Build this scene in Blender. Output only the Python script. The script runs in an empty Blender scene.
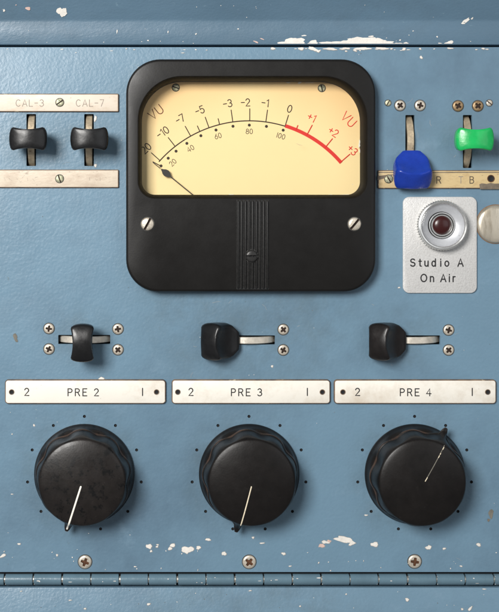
import bpy, bmesh, math, random
from mathutils import Vector, Matrix
from mathutils.geometry import tessellate_polygon
S = 0.0005            # metres per panel unit (half a millimetre)
CX, CY, D = 160.0, 190.0, 1200.0   # point of the panel straight in front of the lens, and lens distance
random.seed(7)
R = math.radians
scene = bpy.context.scene
COL = scene.collection

def W(u, v, h=0.0):                    # panel units (right, down, out) -> world
    return Vector(((u-249.5)*S, -h*S, (306.0-v)*S))
def T(u, v, h):                        # where a point seen at (u,v) really is if it stands h off the panel
    k = (D-h)/D
    return (CX+(u-CX)*k, CY+(v-CY)*k)

# ------------------------------------------------------------------ materials
def nt(m):
    m.use_nodes = True
    t = m.node_tree; t.nodes.clear()
    return t
def mat(name, col, rough=0.5, metal=0.0, var=0.0, var_scale=60, col2=None, c2_scale=40, c2_lo=.55, c2_hi=.7, bump=0.0, bump_scale=900,
        rough_var=0.0, coat=0.0, spec=0.5, layers=(), stretch=(1, 1, 1), bump2=0.0, bump2_scale=100):
    m = bpy.data.materials.new(name); t = nt(m); N, L = t.nodes, t.links
    out = N.new('ShaderNodeOutputMaterial'); b = N.new('ShaderNodeBsdfPrincipled'); L.new(b.outputs[0], out.inputs[0])
    b.inputs['Metallic'].default_value = metal; b.inputs['Coat Weight'].default_value = coat
    b.inputs['Coat Roughness'].default_value = .12
    b.inputs['Specular IOR Level'].default_value = spec
    tc = N.new('ShaderNodeTexCoord'); oi = N.new('ShaderNodeObjectInfo')
    sc = N.new('ShaderNodeVectorMath'); sc.operation = 'MULTIPLY'; sc.inputs[1].default_value = stretch
    L.new(tc.outputs['Object'], sc.inputs[0])
    ad = N.new('ShaderNodeVectorMath'); ad.operation = 'ADD'; L.new(sc.outputs[0], ad.inputs[0])
    mu = N.new('ShaderNodeMath'); mu.operation = 'MULTIPLY'; mu.inputs[1].default_value = 7.0
    L.new(oi.outputs['Random'], mu.inputs[0]); L.new(mu.outputs[0], ad.inputs[1])
    vec = ad.outputs[0]
    def noise(scale, detail=5, rough=.6):
        n = N.new('ShaderNodeTexNoise'); n.inputs['Scale'].default_value = scale; n.inputs['Detail'].default_value = detail
        n.inputs['Roughness'].default_value = rough
        L.new(vec, n.inputs['Vector']); return n.outputs['Fac']
    def ramp(fac, lo, hi):
        r = N.new('ShaderNodeMapRange'); r.inputs[1].default_value = lo; r.inputs[2].default_value = hi; L.new(fac, r.inputs[0]); return r.outputs[0]
    def mix(a, bb, f):
        x = N.new('ShaderNodeMix'); x.data_type = 'RGBA'
        if isinstance(a, tuple): x.inputs[6].default_value = a+(1,)
        else: L.new(a, x.inputs[6])
        if isinstance(bb, tuple): x.inputs[7].default_value = bb+(1,)
        else: L.new(bb, x.inputs[7])
        L.new(f, x.inputs[0]); return x.outputs[2]
    c = tuple(col)
    if var > 0:
        c = mix(tuple(max(0, x*(1-var)) for x in col), tuple(min(1, x*(1+var)) for x in col), ramp(noise(var_scale), .3, .7))
    if col2:
        c = mix(c, tuple(col2), ramp(noise(c2_scale, 8, .7), c2_lo, c2_hi))
    for (lc, ls, lo, hi, det) in layers:
        c = mix(c, tuple(lc), ramp(noise(ls, det, .7), lo, hi))
    if isinstance(c, tuple): b.inputs['Base Color'].default_value = c+(1,)
    else: L.new(c, b.inputs['Base Color'])
    if rough_var > 0:
        r = N.new('ShaderNodeMapRange'); L.new(noise(var_scale*1.7, 6, .65), r.inputs[0])
        r.inputs[1].default_value = .3; r.inputs[2].default_value = .7
        r.inputs[3].default_value = max(0, rough-rough_var); r.inputs[4].default_value = min(1, rough+rough_var)
        L.new(r.outputs[0], b.inputs['Roughness'])
    else: b.inputs['Roughness'].default_value = rough
    prev = None
    if bump2 > 0:
        bp = N.new('ShaderNodeBump'); bp.inputs['Distance'].default_value = S*1.5; bp.inputs['Strength'].default_value = bump2
        L.new(noise(bump2_scale, 3, .5), bp.inputs['Height']); prev = bp
    if bump > 0:
        bp = N.new('ShaderNodeBump'); bp.inputs['Distance'].default_value = S*.6; bp.inputs['Strength'].default_value = bump
        L.new(noise(bump_scale, 2, .5), bp.inputs['Height'])
        if prev: L.new(prev.outputs[0], bp.inputs['Normal'])
        prev = bp
    if prev: L.new(prev.outputs[0], b.inputs['Normal'])
    return m
def srgb(r, g, b):
    f = lambda c: (c/255/12.92) if c/255 <= .04045 else ((c/255+.055)/1.055)**2.4
    return (f(r), f(g), f(b))

BLUE = srgb(107, 137, 157)
M = {}
M['paint'] = mat('blue_enamel', BLUE, .36, var=.07, var_scale=14, bump=.33, bump_scale=720, rough_var=.06, bump2=.25, bump2_scale=90,
    layers=((srgb(86, 110, 128), 7, .46, .72, 6), (srgb(124, 150, 169), 26, .6, .8, 8), (srgb(88, 98, 98), 24, .66, .86, 9), (srgb(92, 110, 118), 260, .69, .76, 4), (srgb(150, 165, 172), 520, .74, .78, 3)))
M['paint_dull'] = mat('blue_enamel_dull', srgb(86, 112, 131), .4, var=.08, var_scale=16, bump=.3, bump_scale=720, rough_var=.08, bump2=.3, bump2_scale=80, stretch=(1, 1, 1.6),
    layers=((srgb(78, 99, 114), 12, .5, .8, 6), (srgb(120, 146, 160), 210, .66, .76, 6)))
M['chip'] = mat('bare_primer', srgb(224, 219, 211), .65, var=.08, var_scale=300, bump=.4, bump_scale=1500)
M['chip_rim'] = mat('primer_rim', srgb(150, 150, 148), .6, var=.1, var_scale=300)
M['stain'] = mat('brown_stain', srgb(112, 108, 98), .6, var=.3, var_scale=400)
M['pink'] = mat('pink_primer', srgb(205, 176, 165), .65, var=.12, var_scale=400)
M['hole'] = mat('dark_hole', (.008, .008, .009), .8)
M['black'] = mat('black_bakelite', (.0075, .0068, .0062), .38, var=.08, var_scale=70, rough_var=.04, bump=.05, bump_scale=1300, spec=.32,
    layers=((.04, .036, .032), 600, .7, .78, 4) and (((.018, .016, .015), 700, .70, .78, 4),))
M['black_inner'] = mat('shaded_black_wall', (.0025, .0023, .0022), .6, spec=.15)  # shade of the meter window wall painted in, blacker than the case
M['rib'] = mat('black_ribbing', (.009, .0085, .008), .42, var=.3, var_scale=500, rough_var=.1, spec=.5)
M['handle_black'] = mat('black_plastic', (.006, .006, .0065), .33, var=.3, var_scale=150, rough_var=.07, bump=.08, bump_scale=900, spec=.5)
M['handle_brown'] = mat('brown_black_plastic', (.0085, .0065, .006), .34, var=.3, var_scale=150, rough_var=.07, bump=.08, bump_scale=900)
M['knob'] = mat('knob_bakelite', (.0068, .0055, .005), .37, var=.3, var_scale=110, rough_var=.05, bump=.08, bump_scale=1100, spec=.32,
    layers=(((.018, .015, .013), 420, .62, .8, 5),))
M['knob_mottled'] = mat('knob_bakelite_mottled', (.0115, .0092, .0082), .36, var=.3, var_scale=110, rough_var=.07, bump=.1, bump_scale=1100, spec=.38,
    layers=(((.003, .0028, .0028), 230, .54, .60, 7), ((.04, .033, .029), 500, .64, .8, 5)))
M['rim_wear'] = mat('worn_brown_rim', (.05, .028, .018), .38, var=.5, var_scale=150, layers=(((.008, .007, .006), 120, .45, .6, 5),))
M['white_line'] = mat('white_fill', srgb(245, 240, 228), .6)
M['cream_line'] = mat('cream_fill', srgb(225, 212, 185), .6, var=.15, var_scale=900)
M['blue_plastic'] = mat('blue_plastic', (.010, .040, .33), .27, var=.12, var_scale=200, rough_var=.06, bump=.1, bump_scale=900)
M['green_plastic'] = mat('green_plastic', (.012, .42, .10), .24, var=.12, var_scale=150, rough_var=.08, bump=.15, bump_scale=700,
    layers=(((.12, .52, .22), 160, .56, .8, 5),))
M['lever'] = mat('worn_lever_metal', srgb(206, 188, 160), .4, metal=.55, var=.25, var_scale=400, rough_var=.12, bump=.3, bump_scale=1200, layers=(((.16, .10, .06), 300, .58, .7, 6),))
M['lever_steel'] = mat('steel_lever', srgb(226, 218, 204), .4, metal=.55, var=.15, var_scale=400, rough_var=.12, layers=(((.3, .26, .2), 300, .62, .7, 6),))
M['screw'] = mat('nickel_screw', srgb(214, 204, 188), .36, metal=.55, var=.15, var_scale=500, rough_var=.1, bump=.3, bump_scale=1500, layers=(((.28, .2, .12), 500, .60, .7, 6),))
M['screw_bronze'] = mat('bronze_screw', srgb(160, 134, 102), .45, metal=.55, var=.25, var_scale=500, bump=.3, bump_scale=1500, layers=(((.13, .07, .035), 450, .55, .7, 6),))
M['screw_green'] = mat('corroded_screw', srgb(190, 188, 160), .5, metal=.4, var=.25, var_scale=500, bump=.5, bump_scale=1500, layers=(((.10, .13, .07), 600, .5, .62, 6),))
M['screw_black'] = mat('black_screw', (.03, .029, .028), .35, metal=.3, var=.2, var_scale=500)
M['recess'] = mat('rusty_recess', srgb(84, 52, 30), .8, var=.5, var_scale=900)
M['recess_dark'] = mat('dark_recess', srgb(46, 30, 20), .8, var=.5, var_scale=900)
M['collar'] = mat('grime_ring', srgb(58, 58, 56), .7, var=.4, var_scale=600)
M['ivory'] = mat('ivory_plate', srgb(222, 209, 192), .45, var=.05, var_scale=60, rough_var=.1, bump=.15, bump_scale=900,
    layers=(((.55, .43, .30), 90, .5, .78, 8), ((.35, .26, .18), 420, .64, .74, 6)), stretch=(.7, 1, 1.3))
M['ivory_dirty'] = mat('ivory_plate_worn', srgb(214, 200, 180), .5, var=.08, var_scale=60, rough_var=.1, bump=.3, bump_scale=900,
    layers=(((.46, .35, .26), 110, .46, .74, 8), ((.25, .19, .14), 380, .62, .74, 7)), stretch=(.6, 1, 1.5))
M['name'] = mat('name_plate_face', srgb(236, 231, 220), .4, var=.03, var_scale=50, rough_var=.08, bump=.1, bump_scale=900,
    layers=(((.56, .47, .36), 45, .48, .82, 9), ((.4, .33, .26), 700, .72, .77, 3)))
M['tan'] = mat('tan_plate', srgb(204, 180, 134), .45, var=.1, var_scale=80, rough_var=.1, bump=.3, bump_scale=900,
    layers=(((.40, .25, .11), 110, .52, .75, 8), ((.16, .10, .06), 330, .62, .72, 7)), stretch=(.6, 1, 1.4))
M['edge'] = mat('brown_edge', srgb(120, 98, 78), .5, var=.35, var_scale=150, layers=(((.07, .055, .05), 110, .48, .7, 6), (srgb(190, 176, 150), 170, .6, .7, 5)))
M['dirt'] = mat('dark_residue', srgb(112, 100, 86), .75, var=.3, var_scale=300, bump=.6, bump_scale=900)
M['ink'] = mat('engraved_black', (.009, .009, .01), .6)
M['ink_faint'] = mat('worn_engraving', srgb(140, 130, 120), .7, var=.2, var_scale=900)
M['ink_tan'] = mat('worn_letter', srgb(96, 84, 66), .7, var=.3, var_scale=900)
def handling(m):                       # greasy wear rubbed into the paint round the controls
    N, L = m.node_tree.nodes, m.node_tree.links; b = [n for n in N if n.type == 'BSDF_PRINCIPLED'][0]
    tc = N.new('ShaderNodeTexCoord'); nz = N.new('ShaderNodeTexNoise'); nz.inputs['Scale'].default_value = 55; nz.inputs['Detail'].default_value = 8; nz.inputs['Roughness'].default_value = .7
    L.new(tc.outputs['Object'], nz.inputs[0]); tot = None
    for (u, v, r0, r1) in ((31, 140, 15, 48), (89, 140, 15, 46), (410, 141, 15, 44), (467, 141, 12, 44), (84, 340, 14, 46), (240, 340, 14, 50), (405, 340, 14, 50), (84, 474, 46, 78), (249, 474, 46, 78), (415, 474, 46, 80), (251, 292, 60, 150)):
        d = N.new('ShaderNodeVectorMath'); d.operation = 'DISTANCE'; L.new(tc.outputs['Object'], d.inputs[0]); d.inputs[1].default_value = ((u-249.5)*S, 0, (306-v)*S)
        r = N.new('ShaderNodeMapRange'); r.interpolation_type = 'SMOOTHSTEP'; r.inputs[1].default_value = r1*S; r.inputs[2].default_value = r0*S; L.new(d.outputs['Value'], r.inputs[0])
        if tot is None: tot = r.outputs[0]
        else:
            x = N.new('ShaderNodeMath'); x.operation = 'MAXIMUM'; L.new(tot, x.inputs[0]); L.new(r.outputs[0], x.inputs[1]); tot = x.outputs[0]
    q = N.new('ShaderNodeMapRange'); q.inputs[1].default_value = .4; q.inputs[2].default_value = .66; q.inputs[4].default_value = .42; L.new(nz.outputs['Fac'], q.inputs[0])
    mu_ = N.new('ShaderNodeMath'); mu_.operation = 'MULTIPLY'; L.new(tot, mu_.inputs[0]); L.new(q.outputs[0], mu_.inputs[1])
    x = N.new('ShaderNodeMix'); x.data_type = 'RGBA'; L.new(mu_.outputs[0], x.inputs[0]); L.new(b.inputs['Base Color'].links[0].from_socket, x.inputs[6]); x.inputs[7].default_value = srgb(84, 100, 106)+(1,)
    L.new(x.outputs[2], b.inputs['Base Color'])
handling(M['paint'])
M['dial'] = mat('yellowed_dial', srgb(252, 228, 172), .6, var=.02, var_scale=20, layers=(((.93, .66, .34), 14, .66, .9, 4), ((.5, .35, .2), 900, .76, .79, 2)))
def rim_shade_yellowing(m):                  # old plastic's yellowing plus bezel shading, painted orange towards the upper rim
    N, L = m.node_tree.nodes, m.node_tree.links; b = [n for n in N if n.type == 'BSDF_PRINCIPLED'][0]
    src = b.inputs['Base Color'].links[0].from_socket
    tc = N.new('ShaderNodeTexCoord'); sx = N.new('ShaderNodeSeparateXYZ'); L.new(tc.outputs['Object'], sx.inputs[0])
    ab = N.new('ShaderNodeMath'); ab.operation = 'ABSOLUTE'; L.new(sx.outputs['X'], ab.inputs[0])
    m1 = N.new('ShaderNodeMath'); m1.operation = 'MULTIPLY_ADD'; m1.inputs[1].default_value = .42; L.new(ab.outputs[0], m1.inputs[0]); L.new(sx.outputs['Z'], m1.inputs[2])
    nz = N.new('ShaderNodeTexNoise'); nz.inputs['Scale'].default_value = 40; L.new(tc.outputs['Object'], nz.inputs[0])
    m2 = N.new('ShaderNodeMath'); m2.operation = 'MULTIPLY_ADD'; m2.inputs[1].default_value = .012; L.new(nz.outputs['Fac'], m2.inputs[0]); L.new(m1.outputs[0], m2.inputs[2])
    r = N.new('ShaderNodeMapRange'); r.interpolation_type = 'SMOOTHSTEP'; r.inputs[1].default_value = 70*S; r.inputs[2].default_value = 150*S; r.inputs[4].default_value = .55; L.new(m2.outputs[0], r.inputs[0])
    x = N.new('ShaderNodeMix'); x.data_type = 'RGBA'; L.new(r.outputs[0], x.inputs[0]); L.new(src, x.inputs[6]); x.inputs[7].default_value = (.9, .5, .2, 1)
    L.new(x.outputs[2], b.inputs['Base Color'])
rim_shade_yellowing(M['dial'])
M['dial_ink'] = mat('dial_ink', srgb(52, 40, 30), .7)
M['dial_brown'] = mat('dial_brown_ink', srgb(112, 66, 40), .7)
M['dial_red'] = mat('dial_red', srgb(222, 44, 36), .6)
M['needle'] = mat('needle_black', (.02, .018, .017), .5)
M['alu'] = mat('grained_aluminium', srgb(206, 205, 203), .5, metal=.15, var=.05, var_scale=120, bump=.5, bump_scale=1500, rough_var=.05,
    layers=((srgb(186, 184, 181), 1100, .5, .75, 2),))
M['chrome'] = mat('satin_chrome', srgb(222, 222, 220), .27, metal=.85, var=.08, var_scale=200, rough_var=.06, layers=((srgb(120, 118, 112), 260, .66, .72, 5),))
M['dish'] = mat('reflector', srgb(214, 216, 220), .42, metal=.45, var=.08, var_scale=120, bump=.3, bump_scale=500, layers=((srgb(110, 110, 112), 330, .66, .71, 5),))
M['jewel'] = mat('dark_red_lens', (.035, .004, .0035), .3, coat=.15)
M['button'] = mat('brushed_nickel', srgb(206, 197, 180), .35, metal=.6, var=.12, var_scale=110, rough_var=.1, stretch=(1, 1, .25), bump=.2, bump_scale=900,
    layers=((srgb(150, 138, 118), 120, .55, .75, 6),))
M['knuckle'] = mat('hinge_enamel', srgb(92, 118, 132), .3, var=.1, var_scale=80, rough_var=.1, bump=.25, bump_scale=600)
M['pin'] = mat('hinge_pin', srgb(210, 206, 196), .35, metal=.8)
g = bpy.data.materials.new('clear_glass'); t = nt(g)
o_ = t.nodes.new('ShaderNodeOutputMaterial'); mx = t.nodes.new('ShaderNodeMixShader'); tr = t.nodes.new('ShaderNodeBsdfTransparent'); gl = t.nodes.new('ShaderNodeBsdfGlossy')
gl.inputs['Roughness'].default_value = .06
tr.inputs[0].default_value = (.985, .98, .965, 1)
fr = t.nodes.new('ShaderNodeLayerWeight'); pw = t.nodes.new('ShaderNodeMath'); pw.operation = 'POWER'; pw.inputs[1].default_value = 5
ma = t.nodes.new('ShaderNodeMath'); ma.operation = 'MULTIPLY_ADD'; ma.inputs[1].default_value = .6; ma.inputs[2].default_value = .03
t.links.new(fr.outputs['Facing'], pw.inputs[0]); t.links.new(pw.outputs[0], ma.inputs[0]); t.links.new(ma.outputs[0], mx.inputs[0]); t.links.new(tr.outputs[0], mx.inputs[1]); t.links.new(gl.outputs[0], mx.inputs[2]); t.links.new(mx.outputs[0], o_.inputs[0])
M['glass'] = g

# ------------------------------------------------------------------ mesh helpers (units: right, UP, out)
class MB:
    def __init__(s): s.bm = bmesh.new(); s.mi = 0
    def v(s, u, w, h): return s.bm.verts.new((u*S, -h*S, w*S))
    def f(s, vs, mi=None):
        try: fc = s.bm.faces.new(vs)
        except ValueError: return None
        fc.material_index = s.mi if mi is None else mi; fc.smooth = True
        return fc
    def ring(s, pts, h): return [s.v(p[0], p[1], h if len(p) < 3 else p[2]) for p in pts]
    def bridge(s, a, b, mi=None, closed=True):
        n = len(a)
        for i in range(n if closed else n-1):
            j = (i+1) % n; s.f([a[i], a[j], b[j], b[i]], mi)
    def fill(s, loops, mi=None):      # flat face with holes
        ed = []
        for lp in loops:
            for i in range(len(lp)):
                e = s.bm.edges.get((lp[i], lp[(i+1) % len(lp)])) or s.bm.edges.new((lp[i], lp[(i+1) % len(lp)]))
                ed.append(e)
        r = bmesh.ops.triangle_fill(s.bm, use_beauty=True, use_dissolve=False, edges=ed)
        for x in r['geom']:
            if isinstance(x, bmesh.types.BMFace): x.material_index = s.mi if mi is None else mi; x.smooth = True
    def build(s, name, mats, root=None, at=None, rot=0, tilt=0, angle=35):
        bmesh.ops.recalc_face_normals(s.bm, faces=s.bm.faces)
        me = bpy.data.meshes.new(name); s.bm.to_mesh(me); s.bm.free()
        if not isinstance(mats, (list, tuple)): mats = [mats]
        for m in mats: me.materials.append(m)
        me.set_sharp_from_angle(angle=R(angle))
        return link(name, me, root, at, rot, tilt)
def link(name, me, root=None, at=None, rot=0, tilt=0):
    o = bpy.data.objects.new(name, me); COL.objects.link(o)
    base = Vector(W(*at)) if at else Vector((0, 0, 0))
    if root is not None:
        o.parent = root
        o.location = Vector((at[0]*S, -at[2]*S, at[1]*S)) if at else Vector((0, 0, 0))
    else: o.location = base
    o.rotation_euler = (R(tilt), R(rot), 0)
    return o
def tag(o, label=None, cat=None, group=None, kind=None):
    if label: o['label'] = label
    if cat: o['category'] = cat
    if group: o['group'] = group
    if kind: o['kind'] = kind
    return o
def thing(name, at, label, cat, group=None, rot=0):
    o = bpy.data.objects.new(name, None); COL.objects.link(o)
    o.location = W(*at); o.rotation_euler = (0, R(rot), 0); o.empty_display_size = .01
    return tag(o, label, cat, group)

def circle(r, n=32, cu=0, cv=0, ph=0):
    return [(cu+r*math.cos(2*math.pi*i/n+ph), cv+r*math.sin(2*math.pi*i/n+ph)) for i in range(n)]
def rrect(u0, u1, v0, v1, rad, n=8):       # v up; rad = (bottom left, bottom right, top right, top left)
    if not isinstance(rad, (tuple, list)): rad = (rad,)*4
    P = []
    for (cu, cv, a0, r) in ((u0, v0, 180, rad[0]), (u1, v0, 270, rad[1]), (u1, v1, 0, rad[2]), (u0, v1, 90, rad[3])):
        c = (cu+(r if cu == u0 else -r), cv+(r if cv == v0 else -r))
        if r < .01: P.append((cu, cv)); continue
        for k in range(n+1):
            a = R(a0+90*k/n); P.append((c[0]+r*math.cos(a), c[1]+r*math.sin(a)))
    return P
def inset(P, d):                            # CCW outline moved inward
    n = len(P); Q = []
    for i in range(n):
        a, b, c = P[i-1], P[i], P[(i+1) % n]
        e1 = Vector((b[0]-a[0], b[1]-a[1])); e2 = Vector((c[0]-b[0], c[1]-b[1]))
        if e1.length < 1e-9 or e2.length < 1e-9: Q.append(b); continue
        e1.normalize(); e2.normalize()
        n1 = Vector((-e1.y, e1.x)); n2 = Vector((-e2.y, e2.x)); m = n1+n2
        k = d/max(.3, m.length/2)**1; m.normalize(); Q.append((b[0]+m.x*k, b[1]+m.y*k))
    return Q
def prism(mb, P, prof, cap=True, mi=None, mis=None, bottom=False):   # prof: list of (inset, h)
    rs = [mb.ring(inset(P, d) if d else P, h) for d, h in prof]
    for k in range(len(rs)-1): mb.bridge(rs[k], rs[k+1], mi if mis is None else mis[k])
    if cap: mb.f(rs[-1], mi)
    if bottom: mb.f(list(reversed(rs[0])), mi)
    return rs
def lathe(mb, prof, n=48, cu=0, cv=0, mi=None, mis=None):
    rs = []
    for r, h in prof:
        rs.append([mb.v(cu, cv, h)] if r < 1e-6 else mb.ring(circle(r, n, cu, cv), h))
    for k in range(len(rs)-1):
        a, b = rs[k], rs[k+1]; m = mi if mis is None else mis[k]
        if len(a) == 1:
            for i in range(n): mb.f([a[0], b[(i+1) % n], b[i]], m)
        elif len(b) == 1:
            for i in range(n): mb.f([a[i], a[(i+1) % n], b[0]], m)
        else: mb.bridge(a, b, m)
def stroke(mb, pts, w, h=0.0, hh=None, mi=None):   # a raised line with round ends; pts (u, v up[, h])
    hh = w*.22 if hh is None else hh
    P = [Vector((p[0], p[1], p[2] if len(p) > 2 else h)) for p in pts]
    Q = [P[0]]
    for p in P[1:]:
        if (p-Q[-1]).length > 1e-4: Q.append(p)
    if len(Q) < 2: return
    rings = []
    def ringat(p, d, k):
        nrm = Vector((-d.y, d.x, 0)); 
        return [mb.v(p.x+nrm.x*s*w/2*k, p.y+nrm.y*s*w/2*k, p.z+z*hh) for s, z in ((-1, -.6), (-.95, .35), (-.5, .9), (.5, 1), (.95, .35), (1, -.6))]
    n = len(Q)
    for i in range(n):
        a = Q[i]-Q[i-1] if i else Q[1]-Q[0]; b = Q[i+1]-Q[i] if i < n-1 else a
        a = Vector((a.x, a.y, 0)); b = Vector((b.x, b.y, 0))
        if a.length < 1e-6: a = b
        if b.length < 1e-6: b = a
        a.normalize(); b.normalize(); d = a+b
        if d.length < .2: d = a
        d.normalize(); k = min(1.5, 1/max(.4, d.dot(a)))
        if i == 0: rings.append(ringat(Q[0]-a*w*.45, a, .55))
        rings.append(ringat(Q[i], d, k))
        if i == n-1: rings.append(ringat(Q[i]+b*w*.45, b, .55))
    for k in range(len(rings)-1): mb.bridge(rings[k], rings[k+1], mi, closed=False)
    mb.f(rings[0], mi); mb.f(list(reversed(rings[-1])), mi)

def arc(cx, cy, rx, ry, a0, a1, n=12):
    return [(cx+rx*math.cos(R(a0+(a1-a0)*k/n)), cy+ry*math.sin(R(a0+(a1-a0)*k/n))) for k in range(n+1)]
# single-line lettering, height 1
G = {
 '0': (.62, [arc(.31, .5, .29, .5, 90, 450, 20)]),
 '1': (.12, [[(.06, 0), (.06, 1)]]),
 'i1': (.36, [[(.3, 0), (.3, 1), (.08, .82)]]),
 '2': (.6, [arc(.3, .72, .27, .28, 165, -25, 10)+[(.03, 0), (.6, 0)]]),
 '3': (.6, [arc(.28, .75, .26, .25, 150, -85, 9)+arc(.28, .27, .3, .27, 85, -150, 10)]),
 '4': (.66, [[(.48, 0), (.48, 1), (.02, .3), (.66, .3)]]),
 '5': (.6, [[(.54, 1), (.12, 1), (.08, .56)]+arc(.28, .32, .3, .32, 120, -150, 12)]),
 '6': (.6, [[(.46, 1)]+arc(.3, .3, .28, .3, 150, 510, 16)]),
 '7': (.58, [[(.02, 1), (.58, 1), (.2, 0)]]),
 '8': (.6, [arc(.3, .76, .23, .24, -90, 270, 14), arc(.3, .27, .29, .27, 90, 450, 16)]),
 '-': (.5, [[(.02, .5), (.48, .5)]]),
 '+': (.6, [[(.02, .5), (.58, .5)], [(.3, .22), (.3, .78)]]),
 '.': (.1, [[(.04, 0), (.08, .02)]]),
 'P': (.62, [[(.03, 0), (.03, 1), (.35, 1)]+arc(.35, .74, .25, .26, 90, -90, 8)+[(.03, .48)]]),
 'R': (.66, [[(.03, 0), (.03, 1), (.35, 1)]+arc(.35, .75, .25, .25, 90, -90, 8)+[(.03, .5)], [(.36, .5), (.64, 0)]]),
 'E': (.58, [[(.58, 1), (.03, 1), (.03, 0), (.58, 0)], [(.03, .52), (.48, .52)]]),
 'V': (.74, [[(.02, 1), (.37, 0), (.72, 1)]]),
 'U': (.68, [[(.03, 1)]+arc(.34, .31, .31, .31, 180, 360, 10)+[(.65, 1)]]),
 'T': (.66, [[(.02, 1), (.64, 1)], [(.33, 1), (.33, 0)]]),
 'B': (.62, [[(.03, 0), (.03, 1), (.32, 1)]+arc(.32, .77, .23, .23, 90, -90, 7)+[(.03, .54)], arc(.34, .27, .26, .27, 90, -90, 7)+[(.03, 0)]]),
 'C': (.7, [arc(.38, .5, .35, .5, 45, 315, 14)]),
 'A': (.74, [[(.02, 0), (.37, 1), (.72, 0)], [(.15, .33), (.59, .33)]]),
 'L': (.55, [[(.03, 1), (.03, 0), (.55, 0)]]),
 'S': (.66, [arc(.33, .75, .27, .24, 25, 270, 10)+arc(.33, .26, .3, .26, 90, -155, 10)]),
 'O': (.84, [arc(.42, .5, .39, .5, 90, 450, 22)]),
 't': (.36, [[(.17, .95), (.17, .14), (.22, .03), (.34, .01)], [(.02, .68), (.34, .68)]]),
 'u': (.5, [[(.03, .7)]+arc(.24, .24, .21, .23, 180, 330, 8)+[(.47, .3)], [(.47, .7), (.47, 0)]]),
 'd': (.54, [arc(.26, .35, .24, .35, 0, 360, 16), [(.5, 1), (.5, 0)]]),
 'i': (.1, [[(.05, 0), (.05, .7)], [(.05, .93), (.05, .97)]]),
 'o': (.56, [arc(.28, .35, .26, .35, 90, 450, 18)]),
 'n': (.5, [[(.03, 0), (.03, .7)], [(.03, .42)]+arc(.25, .44, .22, .26, 170, 0, 8)+[(.47, 0)]]),
 'r': (.34, [[(.03, 0), (.03, .7)], [(.03, .38)]+arc(.25, .42, .22, .27, 180, 75, 6)]),
}
def text(mb, chars, cu, cv, hgt, w, h, rot=0, gap=.2, squeeze=1.0, mapf=None, mi=None):
    ws = [G[c][0]*squeeze for c in chars]; tot = sum(ws)+gap*(len(chars)-1)
    x = -tot/2; ca, sa = math.cos(R(rot)), math.sin(R(rot))
    for c, cw in zip(chars, ws):
        for st in G[c][1]:
            pts = []
            for (a, b) in st:
                lu = (x+a*squeeze)*hgt; lv = (b-.5)*hgt
                u = cu+lu*ca-lv*sa; v = cv+lu*sa+lv*ca
                pts.append(mapf(u, v) if mapf else (u, v))
            stroke(mb, pts, w, h, mi=mi)
        x += cw+gap

# ------------------------------------------------------------------ front panel with its cut-outs
PW0, PW1 = -60, 560
def chip_outline(cu, cv, a, b, rot, n=18, jag=.35):
    ph = [random.uniform(0, 6.28) for _ in range(4)]; P = []
    for i in range(n):
        t_ = 2*math.pi*i/n
        k = 1+jag*(.45*math.sin(2*t_+ph[0])+.35*math.sin(3*t_+ph[1])+.3*math.sin(5*t_+ph[2]))+random.uniform(-.16, .16)*jag*2
        x, y = a*k*math.cos(t_), b*k*math.sin(t_)
        P.append((cu+x*math.cos(R(rot))-y*math.sin(R(rot)), cv+x*math.sin(R(rot))+y*math.cos(R(rot))))
    return P
CH = [0]
def chip(mb, u, v, a, b, rot=0, mi=1, rim=True, h=0, vmax=None):
    CH[0] = (CH[0]+1) % 40; h = h+CH[0]*.006
    P = chip_outline(u, -v, a, b, rot, 22 if a > 3 else 12)
    if vmax is not None: P = [(p[0], max(p[1], -vmax)) for p in P]
    if rim:
        c = (u, -v); Q = [(c[0]+(p[0]-c[0])*(1+.45/max(a, .8))+.12, c[1]+(p[1]-c[1])*(1+.45/max(b, .8))-.15) for p in P]
        mb.f(mb.ring(Q, h+.10), 2)
    mb.f(mb.ring(P, h+.36), mi)

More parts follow.
